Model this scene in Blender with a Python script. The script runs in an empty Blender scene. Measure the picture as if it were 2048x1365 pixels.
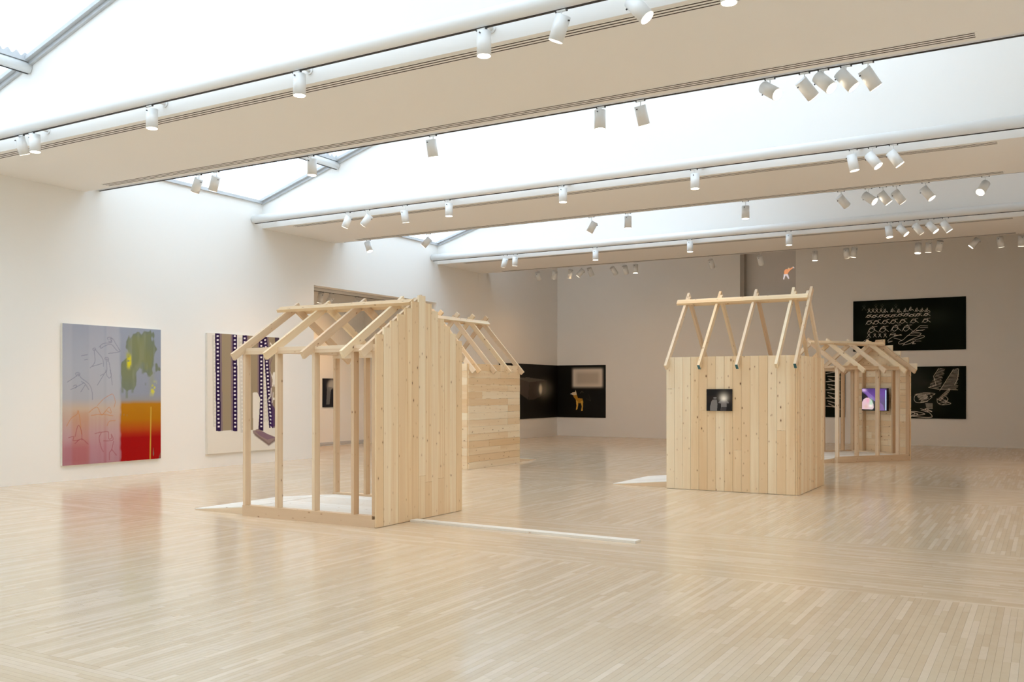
import bpy, bmesh, math, random
import numpy as np
from mathutils import Matrix, Vector
random.seed(7)
S = bpy.context.scene
C = S.collection

# ------------------------------------------------------------------ camera, world, light, exposure
YAW = math.radians(30.13)
FPX = 1847.0
HORIZON = 780.7
EYE = 1.5
cam = bpy.data.objects.new('camera', bpy.data.cameras.new('camera'))
C.objects.link(cam)
cam.location = (0, 0, EYE)
cam.rotation_euler = (math.pi / 2, 0, YAW)
cam.data.sensor_width = 36.0
cam.data.lens = 36.0 * FPX / 2048
cam.data.shift_y = (HORIZON - 682.5) / 2048
cam.data.clip_end = 200
S.camera = cam

SKY = 3.0            # overcast daylight above the skylights
SPOT_W = 34.0        # each track lamp
world = bpy.data.worlds.new('overcast_sky'); S.world = world
world.use_nodes = True
bg = world.node_tree.nodes['Background']
bg.inputs[0].default_value = (0.775, 0.905, 1.04, 1)
bg.inputs[1].default_value = SKY
S.view_settings.view_transform = 'Standard'
S.view_settings.look = 'None'
S.view_settings.exposure = 0.0
S.view_settings.gamma = 1.0
S.view_settings.use_curve_mapping = False
cy = S.cycles
cy.use_denoising = True
cy.max_bounces = 6; cy.diffuse_bounces = 5; cy.glossy_bounces = 3; cy.transparent_max_bounces = 8
cy.sample_clamp_indirect = 6.0; cy.use_adaptive_sampling = True; cy.adaptive_threshold = 0.1; cy.adaptive_min_samples = 16
cy.caustics_reflective = False; cy.caustics_refractive = False

# room geometry (metres); x runs along the back wall, y runs away from the camera
LX, RX, BY, FY = -14.0, 1.0, 27.1, -2.76
CEIL = 4.833
PER = 6.30
BEAMS = [(7.58 + k * PER, 9.82 + k * PER) for k in (-1, 0, 1, 2)]
RIDGE = -6.9
def roof_z(x):
    return 5.36 + 0.295 * (min(x, RIDGE) + 14.0)

# ------------------------------------------------------------------ helpers
def s2l(c):
    c = np.asarray(c, float) / 255.0
    return np.where(c <= 0.04045, c / 12.92, ((c + 0.055) / 1.055) ** 2.4)
def lin(r, g, b):
    return tuple(float(v) for v in s2l((r, g, b))) + (1.0,)

def mesh_obj(name, verts, faces, mat=None, parent=None, smooth=False):
    me = bpy.data.meshes.new(name)
    me.from_pydata([tuple(v) for v in verts], [], faces)
    me.update()
    if smooth:
        me.polygons.foreach_set('use_smooth', [True] * len(me.polygons))
    if mat: me.materials.append(mat)
    o = bpy.data.objects.new(name, me); C.objects.link(o)
    if parent: o.parent = parent
    return o

BOXF = [(0, 3, 2, 1), (4, 5, 6, 7), (0, 1, 5, 4), (1, 2, 6, 5), (2, 3, 7, 6), (3, 0, 4, 7)]
_boxes = {}
def box_mesh(l, w, t, mat):
    key = (round(l, 4), round(w, 4), round(t, 4), mat.name)
    if key not in _boxes:
        a, b, c = l / 2, w / 2, t / 2
        v = [(-a, -b, -c), (a, -b, -c), (a, b, -c), (-a, b, -c), (-a, -b, c), (a, -b, c), (a, b, c), (-a, b, c)]
        me = bpy.data.meshes.new('lumber'); me.from_pydata(v, [], BOXF); me.update(); me.materials.append(mat)
        _boxes[key] = me
    return _boxes[key]

AX = {'x': Matrix(((1, 0, 0), (0, 1, 0), (0, 0, 1))),
      'y': Matrix(((0, -1, 0), (1, 0, 0), (0, 0, 1))),
      'z': Matrix(((0, 0, -1), (0, 1, 0), (1, 0, 0)))}
def box(name, lo, hi, mat, parent=None, axis='x'):
    """axis aligned box whose local x (the grain) runs along the given axis"""
    d = [hi[i] - lo[i] for i in range(3)]
    c = Vector([(hi[i] + lo[i]) / 2 for i in range(3)])
    l, w, t = {'x': (d[0], d[1], d[2]), 'y': (d[1], d[0], d[2]), 'z': (d[2], d[1], d[0])}[axis]
    o = bpy.data.objects.new(name, box_mesh(l, w, t, mat)); C.objects.link(o)
    if parent: o.parent = parent
    o.matrix_local = Matrix.Translation(c) @ AX[axis].to_4x4()
    return o
def stick(name, p, q, w, t, side, mat, parent=None):
    """box from p to q; width w lies along the given side vector, t across it"""
    p, q = Vector(p), Vector(q)
    X = (q - p).normalized(); Y = (Vector(side) - X * X.dot(Vector(side))).normalized(); Z = X.cross(Y)
    o = bpy.data.objects.new(name, box_mesh((q - p).length, w, t, mat)); C.objects.link(o)
    if parent: o.parent = parent
    m = Matrix((X, Y, Z)).transposed().to_4x4()
    o.matrix_local = Matrix.Translation((p + q) / 2) @ m
    return o

_cyl = {}
def cyl_mesh(r, l, n, mat, caps=True, key=''):
    k = (round(r, 4), round(l, 4), n, mat.name, caps, key)
    if k not in _cyl:
        bm = bmesh.new()
        bmesh.ops.create_cone(bm, cap_ends=caps, segments=n, radius1=r, radius2=r, depth=l)
        for f in bm.faces:
            if len(f.verts) == 4: f.smooth = True
        me = bpy.data.meshes.new('tube'); bm.to_mesh(me); bm.free(); me.materials.append(mat)
        _cyl[k] = me
    return _cyl[k]
def tube(name, p, q, r, mat, parent=None, n=20):
    p, q = Vector(p), Vector(q); d = q - p
    o = bpy.data.objects.new(name, cyl_mesh(r, d.length, n, mat)); C.objects.link(o)
    if parent: o.parent = parent
    o.matrix_local = Matrix.Translation((p + q) / 2) @ d.to_track_quat('Z', 'Y').to_matrix().to_4x4()
    return o

def tag(o, label, cat, group=None, kind=None):
    o['label'] = label; o['category'] = cat
    if group: o['group'] = group
    if kind: o['kind'] = kind
    return o
def thing(name, label, cat, loc=(0, 0, 0), rz=0.0, group=None, kind=None):
    o = bpy.data.objects.new(name, None); C.objects.link(o)
    o.location = loc; o.rotation_euler = (0, 0, rz); o.empty_display_size = 0.2
    return tag(o, label, cat, group, kind)

# ------------------------------------------------------------------ materials
class N:
    def __init__(s, name):
        s.m = bpy.data.materials.new(name); s.m.use_nodes = True
        s.t = s.m.node_tree; s.b = s.t.nodes['Principled BSDF']; s.out = s.t.nodes['Material Output']
    def n(s, typ, **kw):
        nd = s.t.nodes.new(typ)
        for k, v in kw.items():
            if k.startswith('i_'): nd.inputs[k[2:].replace('_', ' ')].default_value = v
            else: setattr(nd, k, v)
        return nd
    def l(s, a, b): s.t.links.new(a, b)
    def math(s, op, a, b=0.0, clamp=False):
        nd = s.n('ShaderNodeMath', operation=op); nd.use_clamp = clamp
        for i, v in enumerate((a, b)):
            if isinstance(v, (int, float)): nd.inputs[i].default_value = v
            else: s.l(v, nd.inputs[i])
        return nd.outputs[0]
    def mix(s, fac, a, b, blend='MIX'):
        nd = s.n('ShaderNodeMix', data_type='RGBA', blend_type=blend)
        for sock, v in ((nd.inputs[0], fac), (nd.inputs[6], a), (nd.inputs[7], b)):
            if isinstance(v, (int, float)): sock.default_value = v
            elif isinstance(v, tuple): sock.default_value = v
            else: s.l(v, sock)
        return nd.outputs[2]
    def set(s, **kw):
        for k, v in kw.items():
            sock = s.b.inputs[k.replace('_', ' ')]
            if isinstance(v, (int, float, tuple)): sock.default_value = v
            else: s.l(v, sock)
        return s

def plain(name, col, rough=0.6, metal=0.0, noise=0.02, scale=6.0):
    k = N(name)
    tc = k.n('ShaderNodeTexCoord')
    nz = k.n('ShaderNodeTexNoise', i_Scale=scale, i_Detail=3.0); k.l(tc.outputs['Object'], nz.inputs['Vector'])
    f = k.math('MULTIPLY_ADD', nz.outputs[0], noise * 2)
    k.t.nodes[-1].inputs[2].default_value = 1.0 - noise
    vm = k.n('ShaderNodeVectorMath', operation='SCALE'); vm.inputs[0].default_value = col[:3]; k.l(f, vm.inputs['Scale'])
    k.set(Base_Color=vm.outputs[0], Roughness=rough, Metallic=metal)
    return k.m

M_WALL = plain('white_wall_paint', lin(241, 239, 234), 0.75, noise=0.008, scale=0.7)
M_CEIL = plain('white_ceiling_paint', lin(242, 240, 236), 0.8, noise=0.006, scale=0.7)
M_WHITE = plain('white_powder_coat', lin(238, 238, 236), 0.4, noise=0.006)
M_LAMP = plain('white_lamp_enamel', lin(236, 236, 234), 0.35, noise=0.006)
M_DARK = plain('dark_track_slot', lin(46, 40, 36), 0.6)
M_SLOT = plain('dark_air_slot', lin(62, 52, 44), 0.8)
M_STEEL = plain('grey_galvanised_steel', lin(196, 198, 200), 0.5, 0.1, noise=0.04)
M_KNOB = plain('dark_grey_knob', lin(70, 68, 66), 0.5)
M_CANVAS = plain('canvas_edge', lin(232, 228, 218), 0.8)
M_BLACK = plain('black_plastic', lin(18, 18, 20), 0.35)
M_TEAL = plain('teal_end_paint', lin(58, 110, 122), 0.6, noise=0.06, scale=30)
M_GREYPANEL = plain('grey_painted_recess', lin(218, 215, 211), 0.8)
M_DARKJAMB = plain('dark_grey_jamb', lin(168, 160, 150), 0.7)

def wood(name, base, dark, light, knot=1.0, rough=0.55):
    """planed softwood: grain along local x, knots, one tint per piece"""
    k = N(name)
    tc = k.n('ShaderNodeTexCoord'); oi = k.n('ShaderNodeObjectInfo')
    off = k.n('ShaderNodeVectorMath', operation='SCALE'); off.inputs[0].default_value = (37.0, 91.0, 53.0)
    k.l(oi.outputs['Random'], off.inputs['Scale'])
    add = k.n('ShaderNodeVectorMath', operation='ADD'); k.l(tc.outputs['Object'], add.inputs[0]); k.l(off.outputs[0], add.inputs[1])
    g1 = k.n('ShaderNodeMapping'); g1.inputs['Scale'].default_value = (0.55, 22, 9); k.l(add.outputs[0], g1.inputs['Vector'])
    nz = k.n('ShaderNodeTexNoise', i_Scale=1.0, i_Detail=4.0, i_Roughness=0.6); k.l(g1.outputs[0], nz.inputs['Vector'])
    g2 = k.n('ShaderNodeMapping'); g2.inputs['Scale'].default_value = (1.5, 90, 40); k.l(add.outputs[0], g2.inputs['Vector'])
    fine = k.n('ShaderNodeTexNoise', i_Scale=1.0, i_Detail=2.0); k.l(g2.outputs[0], fine.inputs['Vector'])
    ramp = k.n('ShaderNodeValToRGB'); ramp.color_ramp.elements[0].position = 0.32; ramp.color_ramp.elements[1].position = 0.70
    ramp.color_ramp.elements[0].color = dark; ramp.color_ramp.elements[1].color = base
    k.l(nz.outputs[0], ramp.inputs[0])
    r2 = k.math('FRACT', k.math('MULTIPLY', oi.outputs['Random'], 7.31))
    col = k.mix(k.math('MULTIPLY', r2, 0.65), ramp.outputs[0], light)
    r3 = k.math('FRACT', k.math('MULTIPLY', oi.outputs['Random'], 17.7))
    col = k.mix(k.math('MULTIPLY', k.math('GREATER_THAN', r3, 0.64), 0.6), col, dark)
    col = k.mix(k.math('MULTIPLY', k.math('SUBTRACT', fine.outputs[0], 0.35, True), 0.35), col, dark)
    # knots
    sx = k.n('ShaderNodeSeparateXYZ'); k.l(add.outputs[0], sx.inputs[0])
    km = k.n('ShaderNodeCombineXYZ'); k.l(k.math('MULTIPLY', sx.outputs[0], 5.2), km.inputs[0])
    k.l(k.math('MULTIPLY', k.math('ADD', sx.outputs[1], sx.outputs[2]), 10.5), km.inputs[1])
    vo = k.n('ShaderNodeTexVoronoi', voronoi_dimensions='2D', i_Scale=1.0, i_Randomness=1.0); k.l(km.outputs[0], vo.inputs['Vector'])
    sep = k.n('ShaderNodeSeparateColor'); k.l(vo.outputs['Color'], sep.inputs[0])
    rad = k.math('MULTIPLY', k.math('SUBTRACT', sep.outputs[0], 0.46, True), 0.18 * knot)
    r4 = k.math('FRACT', k.math('MULTIPLY', oi.outputs['Random'], 41.3))
    rad = k.math('MULTIPLY', rad, k.math('ADD', k.math('MULTIPLY', r4, 0.85), 0.3))
    d = k.math('SUBTRACT', vo.outputs['Distance'], rad)
    core = k.math('MULTIPLY', d, -45.0, True)
    halo = k.math('MULTIPLY', k.math('SUBTRACT', 0.10, d, True), k.math('GREATER_THAN', rad, 0.004))
    col = k.mix(k.math('MULTIPLY', halo, 3.6, True), col, lin(180, 132, 80))
    kn = k.math('MULTIPLY', core, k.math('GREATER_THAN', rad, 0.012))
    col = k.mix(k.math('MULTIPLY', kn, 0.9), col, lin(96, 60, 32))
    bump = k.n('ShaderNodeBump', i_Strength=0.08, i_Distance=0.002); k.l(nz.outputs[0], bump.inputs['Height'])
    k.l(bump.outputs[0], k.b.inputs['Normal'])
    k.set(Base_Color=col, Roughness=rough)
    return k.m
M_PINE = wood('pale_spruce', lin(245, 225, 190), lin(227, 193, 146), lin(249, 237, 211))
M_PINE_R = wood('rosy_spruce_lumber', lin(230, 207, 174), lin(206, 172, 134), lin(238, 221, 195), knot=0.9)
M_DECK = wood('whitewashed_boards', lin(243, 240, 233), lin(226, 219, 206), lin(247, 245, 240), knot=0.5, rough=0.6)

def floor_mat(name, island):
    k = N(name)
    tc = k.n('ShaderNodeTexCoord')
    if island:
        geo = k.n('ShaderNodeNewGeometry'); rnd = geo.outputs['Random Per Island']
    else:
        oi = k.n('ShaderNodeObjectInfo'); rnd = oi.outputs['Random']
    geo2 = k.n('ShaderNodeNewGeometry')
    ramp = k.n('ShaderNodeValToRGB'); cr = ramp.color_ramp
    cr.elements[0].position = 0.0; cr.elements[0].color = lin(213, 191, 162)
    cr.elements[1].position = 1.0; cr.elements[1].color = lin(229, 210, 185)
    e = cr.elements.new(0.12); e.color = lin(213, 191, 162)
    e = cr.elements.new(0.55); e.color = lin(218, 198, 170)
    e = cr.elements.new(0.8); e.color = lin(222, 202, 178)
    k.l(rnd, ramp.inputs[0])
    n1 = k.n('ShaderNodeTexNoise', i_Scale=9.0, i_Detail=5.0, i_Roughness=0.65); k.l(geo2.outputs['Position'], n1.inputs['Vector'])
    col = k.mix(k.math('MULTIPLY', k.math('SUBTRACT', n1.outputs[0], 0.45, True), 0.5), ramp.outputs[0], lin(186, 157, 122))
    n2 = k.n('ShaderNodeTexNoise', i_Scale=3.0, i_Detail=3.0); k.l(geo2.outputs['Position'], n2.inputs['Vector'])
    rr = k.math('MULTIPLY_ADD', n2.outputs[0], 0.08); k.t.nodes[-1].inputs[2].default_value = 0.13
    k.set(Base_Color=col, Roughness=rr)
    k.b.inputs['Specular IOR Level'].default_value = 0.5
    return k.m
M_FLOOR_I = floor_mat('maple_strip_field', True)
M_FLOOR_O = floor_mat('maple_strip', False)
M_SUB = plain('dark_floor_joint', lin(150, 122, 88), 0.7)

def glazing_mat():
    k = N('corrugated_clear_sheet')
    tr = k.n('ShaderNodeBsdfTransparent'); tr.inputs[0].default_value = (0.93, 0.95, 0.96, 1)
    tl = k.n('ShaderNodeBsdfTranslucent'); tl.inputs[0].default_value = (0.9, 0.92, 0.93, 1)
    mx = k.n('ShaderNodeMixShader'); mx.inputs[0].default_value = 0.12
    k.l(tr.outputs[0], mx.inputs[1]); k.l(tl.outputs[0], mx.inputs[2]); k.l(mx.outputs[0], k.out.inputs[0])
    return k.m
M_GLAZE = glazing_mat()

def emit_mat(name, col, strength):
    k = N(name); k.set(Base_Color=(0.8, 0.8, 0.8, 1), Roughness=0.3)
    k.b.inputs['Emission Color'].default_value = col
    k.b.inputs['Emission Strength'].default_value = strength
    return k.m
WARM = (1.0, 0.57, 0.25)
M_LENS = emit_mat('lit_lamp_lens', (1.0, 0.86, 0.66, 1), 9.0)
M_LENS_OFF = plain('frosted_lamp_lens', lin(225, 215, 190), 0.3)

# ------------------------------------------------------------------ room shell
def slab(name, lo, hi, mat, label, cat, parent=None):
    o = box(name, lo, hi, mat, parent)
    if label: tag(o, label, cat, kind='structure')
    return o

# floor: sub-floor slab with maple strips; strips run away from the camera, crossed by bands under the beams
fx0, fx1, fy0, fy1 = -17.2, RX + 0.2, FY - 0.3, BY + 0.3
floor = mesh_obj('floor', [(fx0, fy0, -.12), (fx1, fy0, -.12), (fx1, fy1, -.12), (fx0, fy1, -.12), (fx0, fy0, -.012), (fx1, fy0, -.012), (fx1, fy1, -.012), (fx0, fy1, -.012)], BOXF, M_SUB)
tag(floor, 'pale maple strip floor of the gallery with crossing bands', 'floor', kind='structure')
def strip_panel(x0, x1, y0, y1, along, out, W=0.0405):
    rng = random.Random(int((x0 + 50) * 31 + (y0 + 50) * 17))
    lens = (0.30, 0.45, 0.6, 0.75, 0.95, 1.2)
    a0, a1, b0, b1 = (y0, y1, x0, x1) if along == 'y' else (x0, x1, y0, y1)
    n = max(1, round((b1 - b0) / W)); w = (b1 - b0) / n
    for i in range(n):
        b = b0 + i * w
        a = a0 - rng.random() * 0.5; cuts = [a0]
        while True:
            a += rng.choice(lens)
            if a > a1 - 0.08: break
            if a > a0 + 0.08: cuts.append(a)
        cuts.append(a1)
        for s, e in zip(cuts[:-1], cuts[1:]):
            if along == 'y': out.append((b, b + w, s, e, along))
            else: out.append((s, e, b, b + w, along))
boards = []
BANDS = [(0.93, 3.2), (7.22, 9.49), (13.55, 15.8), (19.9, 22.1)]
ycur = FY
for b0, b1 in BANDS + [(BY, BY)]:
    strip_panel(LX, RX, ycur, b0, 'y', boards)
    if b1 > b0: strip_panel(LX, RX, b0, b1, 'x', boards)
    ycur = b1
strip_panel(-16.75, LX, 15.3, 20.5, 'y', boards)
cyaw, syaw = math.cos(YAW), math.sin(YAW)
def to_px(x, y, z):
    X = x * cyaw + y * syaw; d = -x * syaw + y * cyaw
    if d < 0.3: return None
    return 1024 + FPX * X / d, HORIZON - FPX * (z - EYE) / d, d
def in_view(b):
    p = to_px((b[0] + b[1]) / 2, (b[2] + b[3]) / 2, 0)
    return p and -20 < p[0] < 2070 and 700 < p[1] < 1400
vis = [(to_px((b[0] + b[1]) / 2, (b[2] + b[3]) / 2, 0)[2] ** -2 * (b[1] - b[0]) * (b[3] - b[2]), i) for i, b in enumerate(boards) if in_view(b)]
vis.sort(reverse=True)
near = set(i for _, i in vis[:300])
G = 0.0004
for i in sorted(near):
    x0, x1, y0, y1, al = boards[i]
    box('floorboard', (x0 + G, y0 + G, -0.012), (x1 - G, y1 - G, 0.0), M_FLOOR_O, floor, al)
rest = np.array([boards[i][:4] for i in range(len(boards)) if i not in near])
nb = len(rest); V = np.zeros((nb, 8, 3), np.float32)
for k, (ix, iy, z) in enumerate([(0, 2, -.012), (1, 2, -.012), (1, 3, -.012), (0, 3, -.012), (0, 2, 0), (1, 2, 0), (1, 3, 0), (0, 3, 0)]):
    V[:, k, 0] = rest[:, ix] + (G if ix == 0 else -G); V[:, k, 1] = rest[:, iy] + (G if iy == 2 else -G); V[:, k, 2] = z
F = (np.arange(nb)[:, None, None] * 8 + np.array(BOXF[1:])[None]).reshape(-1, 4)
me = bpy.data.meshes.new('floorboard_field')
me.from_pydata(V.reshape(-1, 3).tolist(), [], F.tolist()); me.update(); me.materials.append(M_FLOOR_I)
ff = bpy.data.objects.new('floorboard_field', me); C.objects.link(ff); ff.parent = floor
ff['kind'] = 'stuff'

# left wall with the wide doorway into the side room
DOOR0, DOOR1, DOORH = 15.42, 20.14, 3.816
def poly_wall(name, loops, y0, y1, plane, mat, label):
    """extrude 2-D rectangles (a0,a1,z0,z1) between two planes"""
    vs, fs = [], []
    for a0, a1, z0, z1 in loops:
        b = len(vs)
        for z in (z0, z1):
            for (a, d) in ((a0, y0), (a1, y0), (a1, y1), (a0, y1)):
                vs.append((d, a, z) if plane == 'x' else (a, d, z))
        fs += [tuple(b + q for q in f) for f in BOXF]
    o = mesh_obj(name, vs, fs, mat); tag(o, label, 'wall', kind='structure'); return o
wl = poly_wall('wall_left', [(FY, DOOR0, 0, 5.36), (DOOR1, BY + 0.25, 0, 5.36), (DOOR0, DOOR1, DOORH, 5.36)], LX - 0.25, LX, 'x', M_WALL, 'long white left wall with paintings and a wide doorway')
NX0, NX1, NZ = -7.90, -6.28, 4.14
poly_wall('wall_back', [(LX, NX0, 0, 6.9), (NX1, RX, 0, 6.9), (NX0, NX1, 0, NZ)], BY, BY + 0.25, 'y', M_WALL, 'dim back wall behind the timber huts')
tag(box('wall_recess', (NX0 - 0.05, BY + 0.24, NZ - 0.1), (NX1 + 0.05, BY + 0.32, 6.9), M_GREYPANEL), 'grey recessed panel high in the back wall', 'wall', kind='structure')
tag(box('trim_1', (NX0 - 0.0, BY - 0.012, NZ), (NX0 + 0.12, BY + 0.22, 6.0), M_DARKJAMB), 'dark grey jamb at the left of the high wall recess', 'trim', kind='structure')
slab('wall_right', (RX, FY, 0), (RX + 0.2, BY + 0.25, 6.9), M_WALL, 'white right wall beside the camera', 'wall')
slab('wall_front', (LX - 0.25, FY - 0.25, 0), (RX + 0.2, FY, 8.0), M_WALL, 'white wall behind the camera', 'wall')
# deep ceiling beams: flat soffit, faces rise to the pitched roof
for k, (b0, b1) in enumerate(BEAMS):
    xs = [LX - 0.25, RIDGE, RX]
    prof = [(LX - 0.001, CEIL), (RX, CEIL), (RX, roof_z(RX) + 0.16), (RIDGE, roof_z(RIDGE) + 0.16), (LX - 0.001, roof_z(LX) + 0.16)]
    vs = [(x, b0, z) for x, z in prof] + [(x, b1, z) for x, z in prof]
    n = len(prof)
    fs = [tuple(range(n - 1, -1, -1))[::-1], tuple(range(2 * n - 1, n - 1, -1))] + [(i, i + n, (i + 1) % n + n, (i + 1) % n) for i in range(n)]
    o = mesh_obj('ceiling', vs, fs, M_CEIL)
    bm = bmesh.new(); bm.from_mesh(o.data); bmesh.ops.recalc_face_normals(bm, faces=bm.faces); bm.to_mesh(o.data); bm.free()
    tag(o, ['deep white ceiling beam overhead, out of view', 'nearest deep ceiling beam with tan-shaded soffit', 'second deep ceiling beam across the gallery', 'third deep ceiling beam before the back wall'][k], 'ceiling', kind='structure')
# closed bay in front of the back wall
slab('ceiling', (LX - 0.25, BEAMS[3][1], 6.6), (RX + 0.2, BY + 0.35, 6.75), M_CEIL, 'closed flat ceiling above the back wall', 'ceiling')
slab('wall_left', (LX - 0.25, BEAMS[3][1] - 0.2, 5.36), (LX, BY + 0.25, 6.75), M_WALL, 'upper part of left wall in the dim far corner', 'wall')

# skylights between the beams
BAYS = [(FY, BEAMS[0][0]), (BEAMS[0][1], BEAMS[1][0]), (BEAMS[1][1], BEAMS[2][0]), (BEAMS[2][1], BEAMS[3][0])]
SKYTXT = ['skylight above the camera', 'nearest skylight of clear corrugated sheet at top left', 'second corrugated skylight behind the nearest beam', 'far corrugated skylight behind the second beam']
GLAZE_END = [-1.2, -1.2, -1.2, -5.2]
for k, (y0, y1) in enumerate(BAYS):
    t = thing('window_%d' % (k + 1), SKYTXT[k], 'skylight', (LX, y0, roof_z(LX)), kind='structure')
    o0 = Vector((LX, y0, roof_z(LX)))
    def P(x, y, z): return Vector((x, y, z)) - o0
    gx = GLAZE_END[k]
    edges = [LX - 0.05, -12.0, -9.6, RIDGE] + ([-3.6] if gx > -3.6 else []) + ([gx] if gx > RIDGE else [])
    nw = int((y1 - y0) / 0.12) * 6
    for e0, e1 in zip(edges[:-1], edges[1:]):
        vs = []
        for x in (e0 - 0.05, e1 + 0.05):
            for j in range(nw + 1):
                y = y0 + (y1 - y0) * j / nw
                vs.append(P(x, y, roof_z(x) + 0.075 + 0.028 * math.sin(2 * math.pi * j / 6)))
        fs = [(j, j + 1, nw + 2 + j, nw + 1 + j) for j in range(nw)]
        mesh_obj('pane', vs, fs, M_GLAZE, t, smooth=True)
    for x in edges[1:-1]:
        z = roof_z(x)
        tube('purlin_tube', P(x, y0 + 0.01, z - 0.07), P(x, y1 - 0.01, z - 0.07), 0.075, M_WHITE, t)
        box('track', P(x - 0.012, y0 + 0.02, z - 0.152), P(x + 0.012, y1 - 0.02, z - 0.145), M_DARK, t, 'y')
        box('purlin_channel', P(x - 0.05, y0 + 0.01, z + 0.0), P(x + 0.06, y1 - 0.01, z + 0.045), M_STEEL, t, 'y')
        cv = []
        for j in range(nw + 1):
            y = y0 + (y1 - y0) * j / nw
            cv += [P(x + 0.055, y, z + 0.045), P(x + 0.055, y, roof_z(x + 0.055) + 0.072 + 0.028 * math.sin(2 * math.pi * j / 6))]
        mesh_obj('closure_strip', cv, [(2 * j, 2 * j + 2, 2 * j + 3, 2 * j + 1) for j in range(nw)], M_STEEL, t)
    for yy, s in ((y0, 1), (y1, -1)):
        for dz, th in ((0.02, 0.05), (-0.03, 0.022)):
            for xa, xb in ((LX + 0.01, RIDGE), (RIDGE, gx)):
                if xb > xa: stick('edge_angle', P(xa, yy + s * th, roof_z(xa) + dz), P(xb, yy + s * th, roof_z(xb) + dz), 2 * th, 0.05, (0, 1, 0), M_STEEL, t)
    box('eave_angle', P(LX - 0.06, y0 + 0.02, roof_z(LX) - 0.03), P(LX + 0.05, y1 - 0.02, roof_z(LX) + 0.03), M_STEEL, t, 'y')
    # opaque right-hand slope of the roof
    sl = stick('ceiling', (gx - 0.05, (y0 + y1) / 2, roof_z(gx - 0.05) + 0.12), (RX + 0.1, (y0 + y1) / 2, roof_z(RX + 0.1) + 0.12), y1 - y0 + 0.3, 0.12, (0, 1, 0), M_CEIL)
    tag(sl, 'closed flat roof of the bay beside ' + SKYTXT[k], 'ceiling', kind='structure')
    # daylight portals filling the glazed slopes (they guide sampling of the sky only)
    for xa, xb in ((LX, RIDGE), (RIDGE, gx)):
        if xb - xa < 0.1: continue
        sl_ = math.atan(0.295) if xa < RIDGE else 0.0
        L = bpy.data.lights.new('daylight_portal', 'AREA'); L.shape = 'RECTANGLE'; L.size = (xb - xa) / math.cos(sl_); L.size_y = y1 - y0
        L.cycles.is_portal = True
        lo = bpy.data.objects.new('daylight_portal', L); C.objects.link(lo); lo.parent = t
        lo.location = P((xa + xb) / 2, (y0 + y1) / 2, roof_z((xa + xb) / 2) + 0.16)
        lo.rotation_euler = (0, -sl_, 0)

# side room seen through the doorway
SX = -16.72
slab('wall_side', (SX - 0.2, 12.0, 0), (SX, 20.7, 4.3), M_WALL, 'white wall of the side room with a small dark picture', 'wall')
slab('wall_side', (SX, 20.46, 0), (LX - 0.25, 20.7, 4.3), M_WALL, 'return wall closing the side room', 'wall')
slab('wall_side', (SX, 11.8, 0), (LX - 0.25, 12.0, 4.3), M_WALL, 'near end wall of the side room', 'wall')
slab('ceiling', (SX - 0.2, 11.8, 4.2), (LX - 0.24, 20.7, 4.35), M_CEIL, 'low ceiling of the side room', 'ceiling')
slab('baseboard_side', (SX, 12.0, 0.04), (SX + 0.02, 20.46, 0.1), M_STEEL, 'thin grey base rail along the side room wall', 'baseboard')

# ------------------------------------------------------------------ lighting pipes and air slots
PIPE_Z, PIPE_R, OFF = 4.975, 0.085, 0.25
TRACKS = {}
ptxt = {'N1': 'nearest white lighting pipe along the front of the first beam', 'F1': 'lighting pipe behind the nearest ceiling beam',
        'N2': 'white lighting pipe along the front of the second beam', 'F2': 'lighting pipe behind the second ceiling beam',
        'N3': 'white lighting pipe along the front of the third beam', 'F3': 'lighting pipe behind the third beam facing the back wall'}
for k in (1, 2, 3):
    for side in 'NF':
        yb = BEAMS[k][0] if side == 'N' else BEAMS[k][1]
        sg = -1 if side == 'N' else 1
        y = yb + sg * OFF
        TRACKS[side + str(k)] = y
        t = thing('lighting_pipe', ptxt[side + str(k)], 'lighting pipe', (LX + 0.02, y, PIPE_Z), group='ceiling lighting pipes')
        tube('pipe', (0, 0, 0), (RX - LX - 0.06, 0, 0), PIPE_R, M_WHITE, t, 28)
        box('track', (0.02, -0.014, -PIPE_R - 0.006), (RX - LX - 0.1, 0.014, -PIPE_R + 0.004), M_DARK, t)
        for x in (0.35, 2.40, 4.72, 7.04, 9.36, 11.68, 14.0):
            tube('standoff', (x, 0, 0), (x, -sg * (OFF - 0.012), 0), 0.022, M_WHITE, t, 12)
            tube('standoff_flange', (x, -sg * (OFF - 0.014), 0), (x, -sg * (OFF - 0.002), 0), 0.045, M_WHITE, t, 16)
        ys = yb - sg * (0.14 if side == 'N' else 0.16)
        a = thing('air_slot', {'N': 'triple-line air slot along the front edge of the %s beam soffit', 'F': 'triple-line air slot along the rear edge of the %s beam soffit'}[side] % ['', 'nearest', 'second', 'third'][k], 'air vent', (-13.25, ys, CEIL), group='air slots in the beam soffits')
        box('frame', (0, -0.080, -0.004), (12.68, 0.080, 0.0), M_CEIL, a)
        for j in (-1, 0, 1):
            box('slot', (0.02, j * 0.055 - 0.0085, -0.0055), (12.66, j * 0.055 + 0.0085, -0.0035), M_SLOT, a)

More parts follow.
